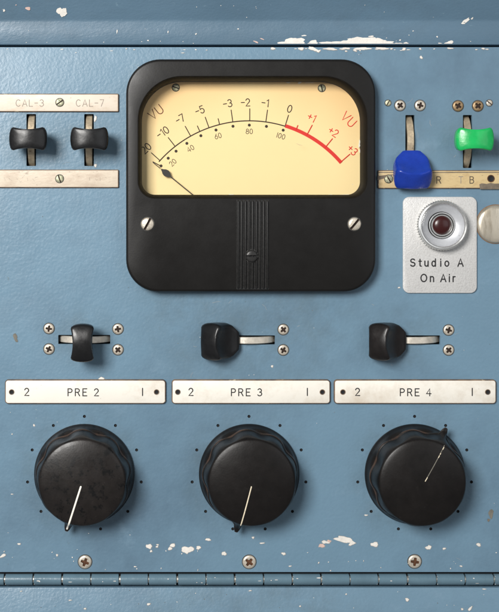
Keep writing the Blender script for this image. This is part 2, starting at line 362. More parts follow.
KN = [(84.4, 473.8), (249.0, 473.8), (414.6, 473.8)]
def front_panel():
    mb = MB(); v0, v1 = 572.0, 46.9
    outer = [(PW0, -v0), (PW1, -v0), (PW1, -v1-1.0), (PW0, -v1-1.0)]
    O = mb.ring(outer, 0)
    holes = [mb.ring(rrect(134, 368, -284, -74, 30), 0)]
    for (cu, cv) in ((31.2, 140), (89, 140)): holes.append(mb.ring(rrect(cu-4.8, cu+4.8, -(cv+26), -(cv-26), .8, 2), 0))
    for (cu, cv) in ((410, 141.5), (467.5, 141.5)): holes.append(mb.ring(rrect(cu-4.6, cu+4.6, -(cv+26.5), -(cv-26.5), .8, 2), 0))
    for (cu, cv) in ((84.2, 339.5), (249, 340), (414.3, 340)): holes.append(mb.ring(rrect(cu-26, cu+26, -(cv+4.6), -(cv-4.6), .8, 2), 0))
    thru = list(holes)
    dots = []
    for (cu, cv) in KN:
        for k in range(11):
            a = 2*math.pi*k/11
            dots.append(mb.ring(circle(1.55, 12, cu+57.4*math.sin(a), -(cv-57.4*math.cos(a))), 0))
    for c in ((388, 103, 1), (317.5, 103.0, 0)):
        pass
    mb.fill([O]+holes+dots, 0)
    for lp in thru:
        b = [mb.bm.verts.new((v.co.x, v.co.y+4*S, v.co.z)) for v in lp]; mb.bridge(lp, b, 0)
    for lp in dots:
        b = [mb.bm.verts.new((v.co.x, v.co.y+1.6*S, v.co.z)) for v in lp]; mb.bridge(lp, b, 3); mb.f(b, 3)
    # rolled top edge, sides and the returns behind the gaps
    prof = [(-v1-1.0, 0), (-v1-.4, -.15), (-v1-.1, -.5), (-v1, -1.2), (-v1, -14)]
    rows = [[O[3], O[2]]]+[[mb.v(PW0, w, h), mb.v(PW1, w, h)] for w, h in prof[1:]]
    for k in range(len(rows)-1): mb.f([rows[k][0], rows[k][1], rows[k+1][1], rows[k+1][0]], 0)
    bt = [mb.v(PW0, -v0, -14), mb.v(PW1, -v0, -14)]; mb.f([O[0], O[1], bt[1], bt[0]], 0)
    # paint loss: the large marks where they are, then small knocks
    C = [(187.5, 549.5, 5.6, 3.6, 8), (149, 546.2, 2.6, 2.6, 0), (172.5, 545.3, 2.8, 1.5, 0), (170, 548.5, 2.2, 1.2, 20), (198.5, 547.5, 2.6, 1.5, 0), (224, 553.5, 2.2, 1.9, 40),
         (344.5, 539.8, 9.5, 3.0, -16), (352, 543.5, 3.0, 1.6, 10), (325.5, 542.0, 3.6, 1.5, 0), (374.5, 544.3, 4.2, 1.8, 0), (428.5, 547.3, 2.6, 2.0, 0), (444, 548.5, 1.4, .9, 0),
         (478.5, 544.5, 1.9, 1.7, 0), (283.5, 553.5, 1.9, 1.3, 0), (3, 555.5, 3.0, 1.2, 35), (208, 539.5, 2.4, 1.2, 0), (157, 546.5, 1.0, .8, 0), (151, 551, .9, 1.1, 0),
         (253, 537.4, 1.3, .8, 0), (262, 543, 2.2, .6, 0), (366, 515, 1.5, .7, 0), (19, 543.8, 1.3, .8, 0), (157.5, 544.5, 1.0, .6, 0), (346, 51.2, .9, .7, 0), (421, 57.3, 1.3, 1.4, 0),
         (301, 48.7, 3.2, 1.0, 0), (313, 49.0, 4.5, 1.6, -20), (330, 48.9, 6, 1.1, 0), (345, 48.6, 5, .9, 0), (362, 48.7, 8, 1.2, 0), (382, 48.5, 6, 1.0, 0), (273, 48.6, 2.6, .9, 0),
         (318, 51.2, 1.6, 1.2, 0), (355, 50.6, 1.6, .8, 0), (404, 48.5, 1.5, .7, 0), (420, 48.8, .9, .8, 0), (450, 48.3, 3, .6, 0), (483, 48.6, 1.6, .7, 0),
         (95.2, 118.5, 1.2, 2.6, 0), (95.4, 165.5, 1.0, 1.6, 0), (34, 425.2, .9, .8, 0), (12, 434, .5, .5, 0), (272, 366.2, 1.2, .8, 0), (101.5, 378.6, 2.4, 1.6, 0),
         (12, 494, 1.0, .4, 0), (399, 287.5, 1.0, .6, 0), (57, 555, 1, .8, 0), (461, 566, 1.2, .6, 0), (290, 566, 1.5, .5, 0), (135, 566.5, 1.1, .5, 0)]
    for (u, v, a, b, r_) in C: chip(mb, u, v, a, b, r_)
    chip(mb, 321.5, 545.5, 2.6, 2.0, 0, 5); chip(mb, 329, 541, 1.8, 1.2, 0, 5)
    chip(mb, 15.5, 337.5, 2.0, 4.2, 20, 4, False); chip(mb, 491, 513.5, 2.2, 5.2, -10, 4, False); chip(mb, 488.5, 520, 1.6, 1.4, 0, 4, False)
    for _ in range(28):
        chip(mb, random.uniform(2, 498), 571-abs(random.gauss(0, 17)), random.uniform(.25, .8), random.uniform(.2, .6), random.uniform(0, 90), 1, random.random() < .4)
    for _ in range(26):
        chip(mb, random.uniform(2, 498), 48.6+abs(random.gauss(0, 1.2)), random.uniform(.4, 1.7), random.uniform(.25, .6), 0, 1, random.random() < .4)
    for _ in range(46):
        chip(mb, random.uniform(0, 499), random.uniform(52, 560), random.uniform(.2, .5), random.uniform(.2, .4), 0, random.choice((1, 1, 4)), False)
    mb.mi = 2
    for _ in range(34):
        u, v, a, l = random.uniform(5, 494), random.uniform(52, 560), random.uniform(0, 6.28), random.uniform(2, 9)
        k_ = random.uniform(-.3, .3); stroke(mb, [(u, -v), (u+l*.5*math.cos(a), -v+l*.5*math.sin(a)), (u+l*math.cos(a+k_), -v+l*math.sin(a+k_))], random.uniform(.15, .3), .02, .05, mi=2)
    o = mb.build('front_panel', [M['paint'], M['chip'], M['chip_rim'], M['hole'], M['stain'], M['pink']], at=(249.5, 306, 0))
    return o
# the mesh is written in absolute panel units, so shift it back under its origin
def absolute(o, cu, cv):
    o.data.transform(Matrix.Translation((-cu*S, 0, cv*S)))
p = front_panel(); absolute(p, 249.5, 306)
tag(p, 'light blue enamelled metal front panel carrying the meter, switches and knobs', 'panel')

def extruded(name, prof, at, m):
    pass
def upper_panel():
    mb = MB(); rows = []
    prof = [(-45.1, -12), (-45.1, 1.8), (-44.7, 2.6), (-43.8, 3.0), (-30, 3.0), (-22.5, 3.0), (-21, 3.2), (-19.6, 3.7), (-17, 4.9), (-10, 7.9), (0, 12.2), (20, 21)]
    N = 8
    for (w, h) in prof: rows.append([mb.v(PW0+(PW1-PW0)*k/N, w, h) for k in range(N+1)])
    for k in range(len(rows)-1): mb.bridge(rows[k], rows[k+1], 0, closed=False)
    chip(mb, 62, 11.9, 4.3, 4.2, 0, 1, True, 8.2) if False else None
    def tch(u, v, a, b, r_=0, mi=1, vmax=43.7):      # chips follow the profile
        P = chip_outline(u, -v, a, b, r_, 26 if a > 4 else 12)
        def hh(w):
            w = max(min(w, -1), -44.2)
            for i in range(len(prof)-1):
                if prof[i][0] <= w <= prof[i+1][0] and prof[i+1][0] > prof[i][0]:
                    t_ = (w-prof[i][0])/(prof[i+1][0]-prof[i][0]); return prof[i][1]+t_*(prof[i+1][1]-prof[i][1])
            return 3
        P = [(p_[0], max(p_[1], -vmax)) for p_ in P]
        kx = (D-hh(-v))/D
        P = [(CX+(x-CX)*kx, -(CY+(-y-CY)*kx)) for x, y in P]
        CH[0] = (CH[0]+1) % 40; dh = .2+CH[0]*.012
        mb.f([mb.v(x, y, hh(y)+dh) for x, y in P], mi)
    for c in [(62, 12, 4.6, 4.6), (28, 8.5, 2.4, 1.8, 0, 3), (4, 10.5, .9, 1.4), (16, 5, .6, .5, 0, 3), (294, 41.2, 9.5, 3.6, -4), (292, 43.4, 13, 2), (290, 43, 12, 2.0), (300, 43.5, 6, 1.6), (304, 35.6, 2.6, .6), (313, 42.8, 5, 2.2), (330, 43.3, 9, 1.8), (345, 43, 12, 2.2),
              (362, 40.6, 12, 4.0, 4), (366, 42.4, 22, 3.0), (334, 43.4, 12, 1.6), (372, 42, 12, 3.4), (386, 43.2, 10, 1.8), (356, 42, 8, 2.6), (371, 36.4, 2.4, .8), (350, 39.3, 3, .9), (380, 39.6, 3.5, 1.2, -15), (398, 43.6, 4, .9), (406, 43.2, 3, .8), (400, 40.2, .9, .7), (449, 43, 4.8, 1.7, 8), (440, 43.6, 2, .7), (466, 20.6, 4.2, 1.4, 35), (463, 23.5, 1.8, .8),
              (472, 18.5, 1.4, .7, 30), (437, 36.8, .8, .7), (413, 31, .6, .5), (256, 42, 3, .7, -20, 3), (262, 39, 2, .5, -20, 3), (117, 31.5, .5, 2.0), (168, 32, .5, 1.2), (196, 34, 1.2, .5, 40), (148, 40.5, .9, .6), (238, 29, 1, .5)]: tch(*c)
    for _ in range(26): tch(random.uniform(0, 499), random.choice((random.uniform(2, 44), 44.2-abs(random.gauss(0, 3)))), random.uniform(.2, .5), random.uniform(.2, .4))
    o = mb.build('upper_panel', [M['paint_dull'], M['chip'], M['chip_rim'], M['pink']], at=(249.5, 20, 0)); absolute(o, 249.5, 20)
    return tag(o, 'darker blue upper panel with large white paint chips along its lower edge', 'panel')
upper_panel()
def lower_panel():
    mb = MB(); prof = [(-587.6, -13), (-587.6, -1.4), (-587.9, -.5), (-588.7, 0), (-700, 0)]
    rows = [[mb.v(PW0, w, h), mb.v(PW1, w, h)] for w, h in prof]
    for k in range(len(rows)-1): mb.bridge(rows[k], rows[k+1], 0, closed=False)
    for c in [(407, 599.5, 1.7, 1.5), (148.5, 604, 1.5, 1.0), (470, 608.5, 1.2, 2.4, -30), (462, 609, 1.2, .8), (85, 608.5, 1, .8), (300, 606, .7, .7), (250, 590.5, 1.4, .5), (70, 600, 1.4, .5), (346, 594, .8, .5), (21, 591, .8, .4), (484, 588.9, 2, .4)]:
        chip(mb, *c)
    for _ in range(22): chip(mb, random.uniform(0, 499), random.uniform(588.8, 612), random.uniform(.2, .6), random.uniform(.2, .4), 0, random.choice((1, 3)), False)
    o = mb.build('lower_panel', [M['paint'], M['chip'], M['chip_rim'], M['stain']], at=(249.5, 640, 0)); absolute(o, 249.5, 640)
    return tag(o, 'plain blue lower panel below the long hinge', 'panel')
lower_panel()
# inner chassis seen only through gaps
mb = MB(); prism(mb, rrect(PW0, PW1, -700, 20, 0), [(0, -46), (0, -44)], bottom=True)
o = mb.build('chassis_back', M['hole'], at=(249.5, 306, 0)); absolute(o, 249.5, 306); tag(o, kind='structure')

# ------------------------------------------------------------------ screws
def screw_mesh(name, r, kind, head, recess, dome=1.6, tor=None):
    mb = MB(); n = 40
    # slim dark seat ring, rounded head, recess cut to shape
    lathe(mb, [(r+.7, .06), (r+.55, .3), (r*.99, .32)], n, mi=2)
    if kind == 'slot':
        w = r*.17; L_ = r*1.2
        rec = [(-L_, -w), (L_, -w), (L_, w), (-L_, w)]
    else:
        a, b = r*.62, r*.17
        rec = [(-a, -b), (-b*1.3, -b*1.3), (-b, -a), (b, -a), (b*1.3, -b*1.3), (a, -b), (a, b), (b*1.3, b*1.3), (b, a), (-b, a), (-b*1.3, b*1.3), (-a, b)]
    if kind == 'slot':
        top = dome
        lathe_prof = [(r, .1), (r, .55), (r*.97, dome*.55), (r*.86, dome*.82), (r*.62, dome*.97)]
        # two half heads with a channel between
        for s in (-1, 1):
            rs = []
            for (rr, h) in lathe_prof:
                a0 = math.asin(min(.99, w/rr)); pts = [(rr*math.cos(a0+(math.pi-2*a0)*k/20), s*rr*math.sin(a0+(math.pi-2*a0)*k/20)) for k in range(21)]
                rs.append(mb.ring(pts, h))
            for k in range(len(rs)-1): mb.bridge(rs[k], rs[k+1], 0, closed=False)
            mb.f(rs[-1], 0)
            # channel wall
            l = [x[0] for x in rs]; rr_ = [x[-1] for x in rs]
            mb.f(l+list(reversed(rr_)), 1)
        fl = [(-r*.97, -w*1.05), (r*.97, -w*1.05), (r*.97, w*1.05), (-r*.97, w*1.05)]
        mb.f(mb.ring(fl, .35), 1)
    else:
        rs = [mb.ring(circle(r*k, n), h) for k, h in ((1, .1), (1, .5), (.97, dome*.5), (.88, dome*.8), (.72, dome*.97))]
        for k in range(len(rs)-1): mb.bridge(rs[k], rs[k+1], 0)
        rc = mb.ring(rec, dome*.97); mb.fill([rs[-1], rc], 0)
        rb = mb.ring([(x*.8, y*.8) for x, y in rec], .3)
        rb = [v for v in rb]; mb.bridge(rc, rb, 1); mb.f(rb, 1)
    o = mb.build(name, [head, recess, M['collar']]); me = o.data; bpy.data.objects.remove(o)
    return me
SM = {
 'phil': screw_mesh('screw', 5.2, 'phil', M['screw'], M['recess_dark'], 1.5),
 'bronze': screw_mesh('screw_bronze', 5.3, 'phil', M['screw_bronze'], M['recess_dark'], 1.5),
 'big': screw_mesh('screw_large', 6.7, 'phil', M['screw'], M['recess'], 1.7),
 'tiny_dark': screw_mesh('screw_tiny_dark', 2.8, 'slot', M['screw_green'], M['recess_dark'], 1.0),
 'tiny': screw_mesh('screw_tiny', 3.0, 'slot', M['screw'], M['recess_dark'], 1.0),
 'plate': screw_mesh('screw_plate', 3.9, 'slot', M['screw_green'], M['recess_dark'], 1.4),
 'meter': screw_mesh('screw_meter', 6.5, 'slot', M['screw'], M['recess_dark'], 2.6),
 'meter_black': screw_mesh('screw_black', 6.2, 'slot', M['screw_black'], M['hole'], 3.2),
 'dial': screw_mesh('screw_dial', 3.4, 'slot', M['screw_green'], M['recess_dark'], 1.2),
}
def screw(root, key, at, rot=0, name='screw', label=None):
    o = link(name, SM[key], root, at, rot)
    if label: o['label'] = label
    return o

# ------------------------------------------------------------------ lever switches
def handle_mesh(m, leaning=False):
    mb = MB()
    def sect(a, bn, bf, bul, waist):       # bn: half width towards the slot, bf: half width on the far side
        P = []; am = a-bul; mid = (bn-bf)/2; b = (bn+bf)/2
        for k in range(9):
            x = -am+2*am*k/8; P.append((x, mid-(b-waist*(1-(x/am)**2))))
        for k in range(1, 9):
            t_ = math.pi*k/9-math.pi/2; P.append((am+bul*math.cos(t_)**.8, mid+b*math.sin(t_)))
        for k in range(9):
            x = am-2*am*k/8; P.append((x, mid+(b-waist*(1-(x/am)**2))))
        for k in range(1, 9):
            t_ = math.pi/2-math.pi*k/9; P.append((-am-bul*math.cos(t_)**.8, mid+b*math.sin(t_)))
        return P
    # (distance from pivot, half length, half width, half width far side, end bulge, waist)
    top = [(60, 18.6, 11.0, 11.0, 4.4, 1.7), (63.6, 18.7, 11.4, 11.4, 4.5, 2.1), (64.9, 18.4, 11.1, 11.1, 4.4, 2.0), (65.6, 17.6, 10.2, 10.2, 3.6, 1.2), (66.0, 16.4, 8.9, 8.9, 3.4, 1.0), (66.3, 11, 5, 5, 2.5, .5), (66.4, 5, 2, 2, 1, 0)]
    if leaning: low = [(35.3, 7.0, 16.0, -12, 1.2, 0), (36.3, 9.6, 16.2, -10, 1.6, 0), (39, 13.0, 14.9, -5, 2.4, .2), (42, 16.4, 13.2, -1, 3.0, .4), (46, 18.1, 11.9, 4.2, 3.6, .8), (52, 18.4, 11.0, 9.5, 3.8, 1.2)]
    else: low = [(35, 6.0, 4.0, 4.0, 2.0, 0), (38, 9.5, 6.5, 6.5, 2.6, .2), (43, 14.5, 9, 9, 3.2, .5), (48, 17.2, 10, 10, 3.6, .9), (54, 18.3, 10.4, 10.4, 3.8, 1.2)]
    rs = [mb.ring([(x, y, h-4.6*(x/18.5)**2*max(0, min(1, (h-40)/20))) for x, y in sect(a, b, bf, bu, wa)], h) for h, a, b, bf, bu, wa in low+top]
    for k in range(len(rs)-1): mb.bridge(rs[k], rs[k+1], 0)
    mb.f(rs[-1], 0); mb.f(list(reversed(rs[0])), 0)
    c0 = 12 if leaning else 0
    prism(mb, rrect(-2.6, 2.6, c0-1.8, c0+1.8, .5, 2), [(0, 30), (0, 38)], mi=1)
    o = mb.build('handle', [m, M['lever']], angle=42); me = o.data; bpy.data.objects.remove(o); return me
HM = {k: handle_mesh(M[k], k in ('handle_brown', 'blue_plastic')) for k in ('handle_black', 'handle_brown', 'blue_plastic', 'green_plastic')}
HM['handle_black_leaning'] = handle_mesh(M['handle_black'], True)
def arc_mesh(m):
    mb = MB(); rs = []; Rr, c0 = 33.0, -28.0
    for k in range(29):
        a = R(-58+116*k/28)
        rs.append([mb.v(u, rr*math.sin(a), c0+rr*math.cos(a)) for u, rr in ((-3.3, Rr-4), (-3.3, Rr-.5), (-2.8, Rr), (2.8, Rr), (3.3, Rr-.5), (3.3, Rr-4))])
    for k in range(28): mb.bridge(rs[k], rs[k+1], 0)
    o = mb.build('lever_arc', m); me = o.data; bpy.data.objects.remove(o); return me
AM = {k: arc_mesh(M[k]) for k in ('lever', 'lever_steel')}
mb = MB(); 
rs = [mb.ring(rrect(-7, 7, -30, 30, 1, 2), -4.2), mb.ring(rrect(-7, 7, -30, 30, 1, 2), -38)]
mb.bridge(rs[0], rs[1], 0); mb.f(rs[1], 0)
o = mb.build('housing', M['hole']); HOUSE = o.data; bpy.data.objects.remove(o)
def lever(at, rot, tilt, hm, am, label, group=None, screws=(), jig=0):
    r = thing('lever_switch', (at[0], at[1], 0), label, 'switch', group, rot)
    link('housing', HOUSE, r, (0, 0, 0)); link('lever_arc', AM[am], r, (0, 0, 0))
    h = link('handle', HM[hm], r, (0, 0, -31), 0, tilt); 
    if jig: h.rotation_euler.z = R(jig)
    for (key, u, v, a, lab) in screws:      # panel coordinates -> local of the rotated root
        du, dv = u-at[0], -(v-at[1]); ca, sa = math.cos(R(rot)), math.sin(R(rot))
        screw(r, key, (du*ca-dv*sa, du*sa+dv*ca, 0), a-rot, 'screw', lab)
    return r
TL = 'black levers between the two ivory strips'
lever((31.2, 140), 0, 0, 'handle_black', 'lever', 'upright black lever switch below the faded CAL-3 lettering', TL)
lever((89, 140), 0, 0, 'handle_black', 'lever', 'upright black lever switch below the faded CAL-7 lettering', TL, jig=2)
lever((410, 141.5), 0, 38, 'blue_plastic', 'lever', 'lever switch with a bright blue handle pushed down', 'switch levers right of the meter',
      (('phil', 400, 105.5, 38, None), ('phil', 420, 105.5, 15, None), ('tiny_dark', 388, 103, -60, 'tiny corroded slotted screw')))
lever((467.5, 141.5), 0, -1, 'green_plastic', 'lever', 'lever switch with a bright green handle in middle position', 'switch levers right of the meter',
      (('bronze', 458, 106, 30, 'brown tarnished screw'), ('bronze', 477.8, 106, 48, 'brown tarnished screw'), ('tiny', 489.3, 103, 38, 'tiny shiny slotted screw')))
PG = 'black levers above the name plates'
lever((84.2, 339.5), 90, 0, 'handle_black', 'lever_steel', 'black lever switch above the PRE 2 plate, handle centred in its slot', PG,
      (('phil', 49, 328.5, 8, None), ('phil', 49, 349, 25, None), ('phil', 118, 329, -10, None), ('phil', 118, 349.7, 40, None)))
lever((249, 340), 90, 39.5, 'handle_black_leaning', 'lever_steel', 'black lever switch above the PRE 3 plate, handle pushed left', PG,
      (('phil', 283.3, 329.5, 50, None), ('phil', 283.3, 350, 30, None), ('phil', 214.5, 329.5, 10, None), ('phil', 214.5, 350, 10, None)))
lever((414.3, 340), 90, 38.5, 'handle_brown', 'lever_steel', 'brownish black lever switch above the PRE 4 plate, handle pushed left', PG,
      (('phil', 448.6, 330, 15, None), ('phil', 448.6, 350, 40, None), ('phil', 380, 330, 10, None), ('phil', 380, 350, 10, None)))

# ------------------------------------------------------------------ strips and name plates
def plate(name, u0, u1, v0, v1, hgt, rad, face, edge, label, cat, group, bev=.9, rim=.9):
    cu, cv = (u0+u1)/2, (v0+v1)/2
    r = thing(name, (cu, cv, 0), label, cat, group)
    mb = MB(); P = rrect(u0-cu, u1-cu, cv-v1, cv-v0, rad, 5)
    prism(mb, P, [(0, .05), (0, hgt-bev*.8), (bev*.35, hgt-bev*.25), (rim, hgt)], mis=[1, 1, 1], mi=0)
    mb.build('plate', [face, edge], r)
    return r, cu, cv
def letters(r, cu, cv, items, w, h, m, name='lettering', gap=.28):
    mb = MB()
    for (s, u, v, hg, rot) in items:
        mb = MB(); text(mb, s, 0, 0, hg, w, h, rot, gap); mb.build(name, m, r, (u-cu, cv-v, 0))
def hole_part(r, cu, cv, u, v, rr, h):
    mb = MB(); lathe(mb, [(rr*1.35, h+.02), (rr*1.25, h+.35), (rr, h+.3), (rr*.85, h+.1), (0, h+.08)], 24, mis=[0, 0, 1, 1])
    mb.build('rivet', [M['edge'], M['hole']], r, (u-cu, cv-v, 0))
r, cu, cv = plate('label_strip', -40, 118.8, 93.8, 112, 2.4, 1.2, M['ivory'], M['edge'], 'ivory strip faintly engraved CAL-3 and CAL-7, left of the meter', 'label', 'ivory strips on the left')
letters(r, cu, cv, [(list('CAL-3'), 30, 103.2, 6.6, 0), (list('CAL-7'), 90, 103.2, 6.6, 0)], .7, 2.35, M['ink_faint'])
screw(r, 'plate', (60-cu, cv-102.6, 2.2), -35)
r, cu, cv = plate('label_strip', -40, 118.8, 169.6, 187.8, 2.4, 1.2, M['ivory_dirty'], M['edge'], 'grubby ivory strip with rubbed-out lettering below the two levers', 'label', 'ivory strips on the left')
for base in (5, 22, 90):
    mb = MB()
    for k in range(4):
        x = base+k*5.2+random.uniform(-1, 1); y = 179+random.uniform(-2.5, 3)
        stroke(mb, [(x-cu, cv-y), (x-cu+random.uniform(-2, 2), cv-y+random.uniform(-3, 3)), (x-cu+random.uniform(0, 3), cv-y+random.uniform(-3, 3))], .3, 2.35)
    mb.build('worn_lettering', M['ink_faint'], r)
screw(r, 'plate', (59.8-cu, cv-178.8, 2.2), 70)
r, cu, cv = plate('label_strip', 377.6, 540, 170.2, 188.6, 2.4, 1.2, M['tan'], M['edge'], 'dirty tan strip lettered R and T B, below the blue and green levers', 'label', None)
letters(r, cu, cv, [(['R'], 438.2, 180, 6.6, 0), (['B'], 471.2, 180, 6.6, 0)], 1.0, 2.35, M['ink_tan'])
letters(r, cu, cv, [(['T'], 460.3, 180, 6.6, 0), (['R'], 449, 180.5, 6, 0)][:1], .7, 2.35, M['ink_faint'], 'worn_letter')
mb = MB()
P = [(479.5, 188.9), (479, 184.5), (481, 183.6), (486, 184.2), (490, 183.2), (494, 184), (541, 182), (541, 188.9)]
prism(mb, [(a-cu, cv-b) for a, b in P], [(0, .3), (0, 2.6), (.3, 2.8)])
P = [(377.2, 176.2), (386, 175.2), (392, 174.6), (391, 176.6), (383, 178.4), (377.2, 180)]
prism(mb, [(a-cu, cv-b) for a, b in P], [(0, 1.5), (0, 2.5), (.2, 2.6)])
P = [(377.8, 172.9), (430, 173), (500, 172.8), (540, 173), (540, 172.1), (480, 171.9), (420, 172.2), (377.8, 172)]
prism(mb, [(a-cu, cv-b) for a, b in P], [(0, 2.0), (0, 2.5)])
mb.build('residue', M['dirt'], r)
screw(r, 'plate', (388.2-cu, cv-179, 2.2), 60, 'screw', 'greenish corroded screw')
mb = MB(); lathe(mb, [(3.8, 2.35), (3.6, 2.9), (2.9, 2.9), (2.2, 2.45), (0, 2.45)], 24, mis=[0, 0, 1, 1]); mb.build('screw_hole', [M['recess'], M['hole']], r, (490.3-cu, cv-178.6, 0))

NG = 'name plates above the knobs'
for (u0, u1, num, hl, hr, x2, xp, x1) in ((5.2, 165.8, '2', 12, 156.6, 27, 83, 142.6), (171.6, 330, '3', 177.8, 322, 190.8, 246, 307), (333.6, 495.6, '4', 342.5, 487, 357, 414.5, 471.5)):
    r, cu, cv = plate('name_plate', u0, u1, 379.2, 403.4, 3.0, 3.4, M['name'], M['edge'], 'white name plate engraved 2, PRE %s and 1' % num, 'label', NG, 1.1, 1.0)
    for c_, x_ in (('2', x2), ('1', x1)):
        mb = MB(); text(mb, [c_], 0, 0, 7.2, 1.15, 2.95); mb.build('numeral', M['ink'], r, (x_-cu, cv-391.4, 0))
    mb = MB()
    text(mb, list('PRE'), xp-5.5-cu, cv-391.8, 7.0, 1.1, 2.95, 0, .42); text(mb, [num], xp+13.5-cu, cv-391.8, 7.0, 1.1, 2.95)
    mb.build('lettering', M['ink'], r)
    hole_part(r, cu, cv, hl, 391.6, 2.1, 2.95); hole_part(r, cu, cv, hr, 391.6, 2.1, 2.95)

# ------------------------------------------------------------------ meter
MR = thing('level_meter', (251, 175, 0), 'large black VU level meter with a yellowed scale and red band', 'meter')
mu, mv = 251, 175
def t16(u, v): return T(u, v, 16)
a0, b0 = t16(126, 59); a1, b1 = t16(376, 292)
outer = rrect(a0-mu, a1-mu, mv-b1, mv-b0, (32, 32, 34, 34), 14)
win = rrect(137.9-mu, 365.4-mu, mv-198.6, mv-77.4, (17, 17, 44, 44), 14)
mb = MB()
rs = prism(mb, outer, [(0, .1), (0, 13.2), (.5, 14.6), (1.6, 15.6), (3, 16)], cap=False)
wi = [mb.ring(inset(win, d) if d else win, h) for d, h in ((0, 16), (.8, 15.4), (3.6, 8), (3.9, -14))]
mb.bridge(wi[0], wi[1], 0); mb.bridge(wi[1], wi[2], 1); mb.bridge(wi[2], wi[3], 1)
mb.fill([rs[-1], wi[0]], 0)
mb.build('case', [M['black'], M['black_inner']], MR)
mb = MB()
# ribbed strip: channel base and nine rounded ribs
su0, su1, sv0, sv1 = 235.2-mu, 267.6-mu, mv-288.2, mv-199.6
prism(mb, rrect(su0, su1, sv0, sv1, .5, 2), [(0, 15.8), (0, 16.35), (.2, 16.5)])
n = 9
for k in range(n):
    c = su0+1.9+(su1-su0-3.8)*k/(n-1); rs = []
    for (w, s_) in ((sv0+.6, .2), (sv0+1.2, .8), (sv0+2.2, 1), (sv1-2.2, 1), (sv1-1.2, .8), (sv1-.5, .2)):
        rs.append([mb.v(c+1.25*s_*math.cos(R(a)), w, 16.4+1.7*s_*math.sin(R(a))) for a in (0, 30, 60, 90, 120, 150, 180)])
    for j in range(len(rs)-1): mb.bridge(rs[j], rs[j+1], 0, closed=False)
mb.build('ribbed_strip', M['rib'], MR)
screw(MR, 'meter_black', (*(lambda q: (q[0]-mu, mv-q[1]))(T(251.5, 256, 17)), 17.0), 0, 'screw', 'black slotted screw in the ribbed strip')
for (u, v, a) in ((147.5, 224, -62), (354.5, 224, -50)):
    q = t16(u, v); screw(MR, 'meter', (q[0]-mu, mv-q[1], 16), a, 'screw', 'bright slotted screw')
HD = -10.0
def dm(u, v):                         # seen position on the dial -> local
    q = T(u, v, HD); return (q[0]-mu, mv-q[1])
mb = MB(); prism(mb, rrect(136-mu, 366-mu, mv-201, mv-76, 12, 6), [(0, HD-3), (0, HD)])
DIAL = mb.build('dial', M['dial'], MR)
AC = (249.3, 241.0); AR = 120.2
def pol(r_, a): return (AC[0]+r_*math.sin(R(a)), AC[1]-r_*math.cos(R(a)))
hK = HD+.06
black, red, brown = MB(), MB(), MB()
stroke(black, [dm(*pol(AR, -48.6+(17.3+48.6)*k/40)) for k in range(41)], 1.15, hK, .3)
for a, l in ((-48, 11.5), (-38.1, 11.2), (-29.2, 11.2), (-24.3, 6), (-19.6, 11.2), (-14.3, 6), (-7.9, 12), (.2, 12), (7.9, 12), (17.3, 11.5)):
    stroke(black, [dm(*pol(AR+.3, a)), dm(*pol(AR+l, a))], .95, hK, .34)
stroke(black, [dm(*pol(AR-3.5, -49.8)), dm(*pol(AR+4.5, -50.6))], .9, hK, .26)
# red band as a proper flat strip
NR = 40; A_, B_ = [], []
for k in range(NR+1):
    a = 17.3+(49.6-17.3)*k/NR; A_.append(dm(*pol(AR-1.3, a))); B_.append(dm(*pol(AR+2.2, a)))
ri = red.ring(A_, hK+.3); ro = red.ring(B_, hK+.3); red.bridge(ri, ro, closed=False)
ri2 = red.ring(A_, hK-.2); ro2 = red.ring(B_, hK-.2); red.bridge(ri, ri2, closed=False); red.bridge(ro, ro2, closed=False)
for a, l in ((22.8, 5.0), (28.5, 11.5), (39.1, 11.5), (49.2, 12.5)):
    stroke(red, [dm(*pol(AR+.3, a)), dm(*pol(AR+l, a))], 1.1, hK, .5)
lab = [(-48.1, ['2', '0'], 138.8, black), (-38.6, ['-', 'i1', '0'], 139, black), (-29.6, ['-', '7'], 140.3, black), (-20.8, ['-', '5'], 139.8, black), (-9, ['-', '3'], 139.2, black),
       (-1.6, ['-', '2'], 138.6, black), (6.6, ['-', 'i1'], 139, black), (17, ['0'], 138.2, black), (26.8, ['+', 'i1'], 138.4, red), (37.6, ['+', '2'], 137.8, red), (48.6, ['+', '3'], 137.6, red)]
def dtext(mb, chars, u, v, hg, w, rot, gap=.22, sq=1.0):   # written in seen coordinates, so flip the sense of v
    text(mb, chars, u, -v, hg, w, hK, rot, gap, sq, mapf=lambda a, b: dm(a, -b))
for a, ch, rr, mb_ in lab:
    u, v = pol(rr, a); dtext(mb_, ch, u, v, 7.2, .95, -a*(.9 if abs(a) > 30 else 1), .16, .95)
dtext(brown, ['V', 'U'], 155.8, 112.3, 9.0, .95, 38, .22); dtext(red, ['V', 'U'], 348.6, 119.4, 9.0, .95, -44, .22)
for a in (-49.6, -44.4, -39.2, -32.6, -24.7, -16.7, -8.1, 0, 8.5, 17):
    q = dm(*pol(115.9, a)); lathe(black, [(1.55, hK-.1), (1.45, hK+.2), (0, hK+.25)], 14, q[0], q[1])
for a, ch in ((-44.3, '20'), (-32.5, '40'), (-16.6, '60'), (0, '80'), (16.8, '100')):
    u, v = pol(109.6, a); dtext(black, list(ch), u, v, 4.9, .6, -a, .2, .95)
black.build('black_scale', M['dial_ink'], DIAL, (0, 0, 0)); red.build('red_scale', M['dial_red'], DIAL, (0, 0, 0)); brown.build('scale_title', M['dial_brown'], DIAL, (0, 0, 0))
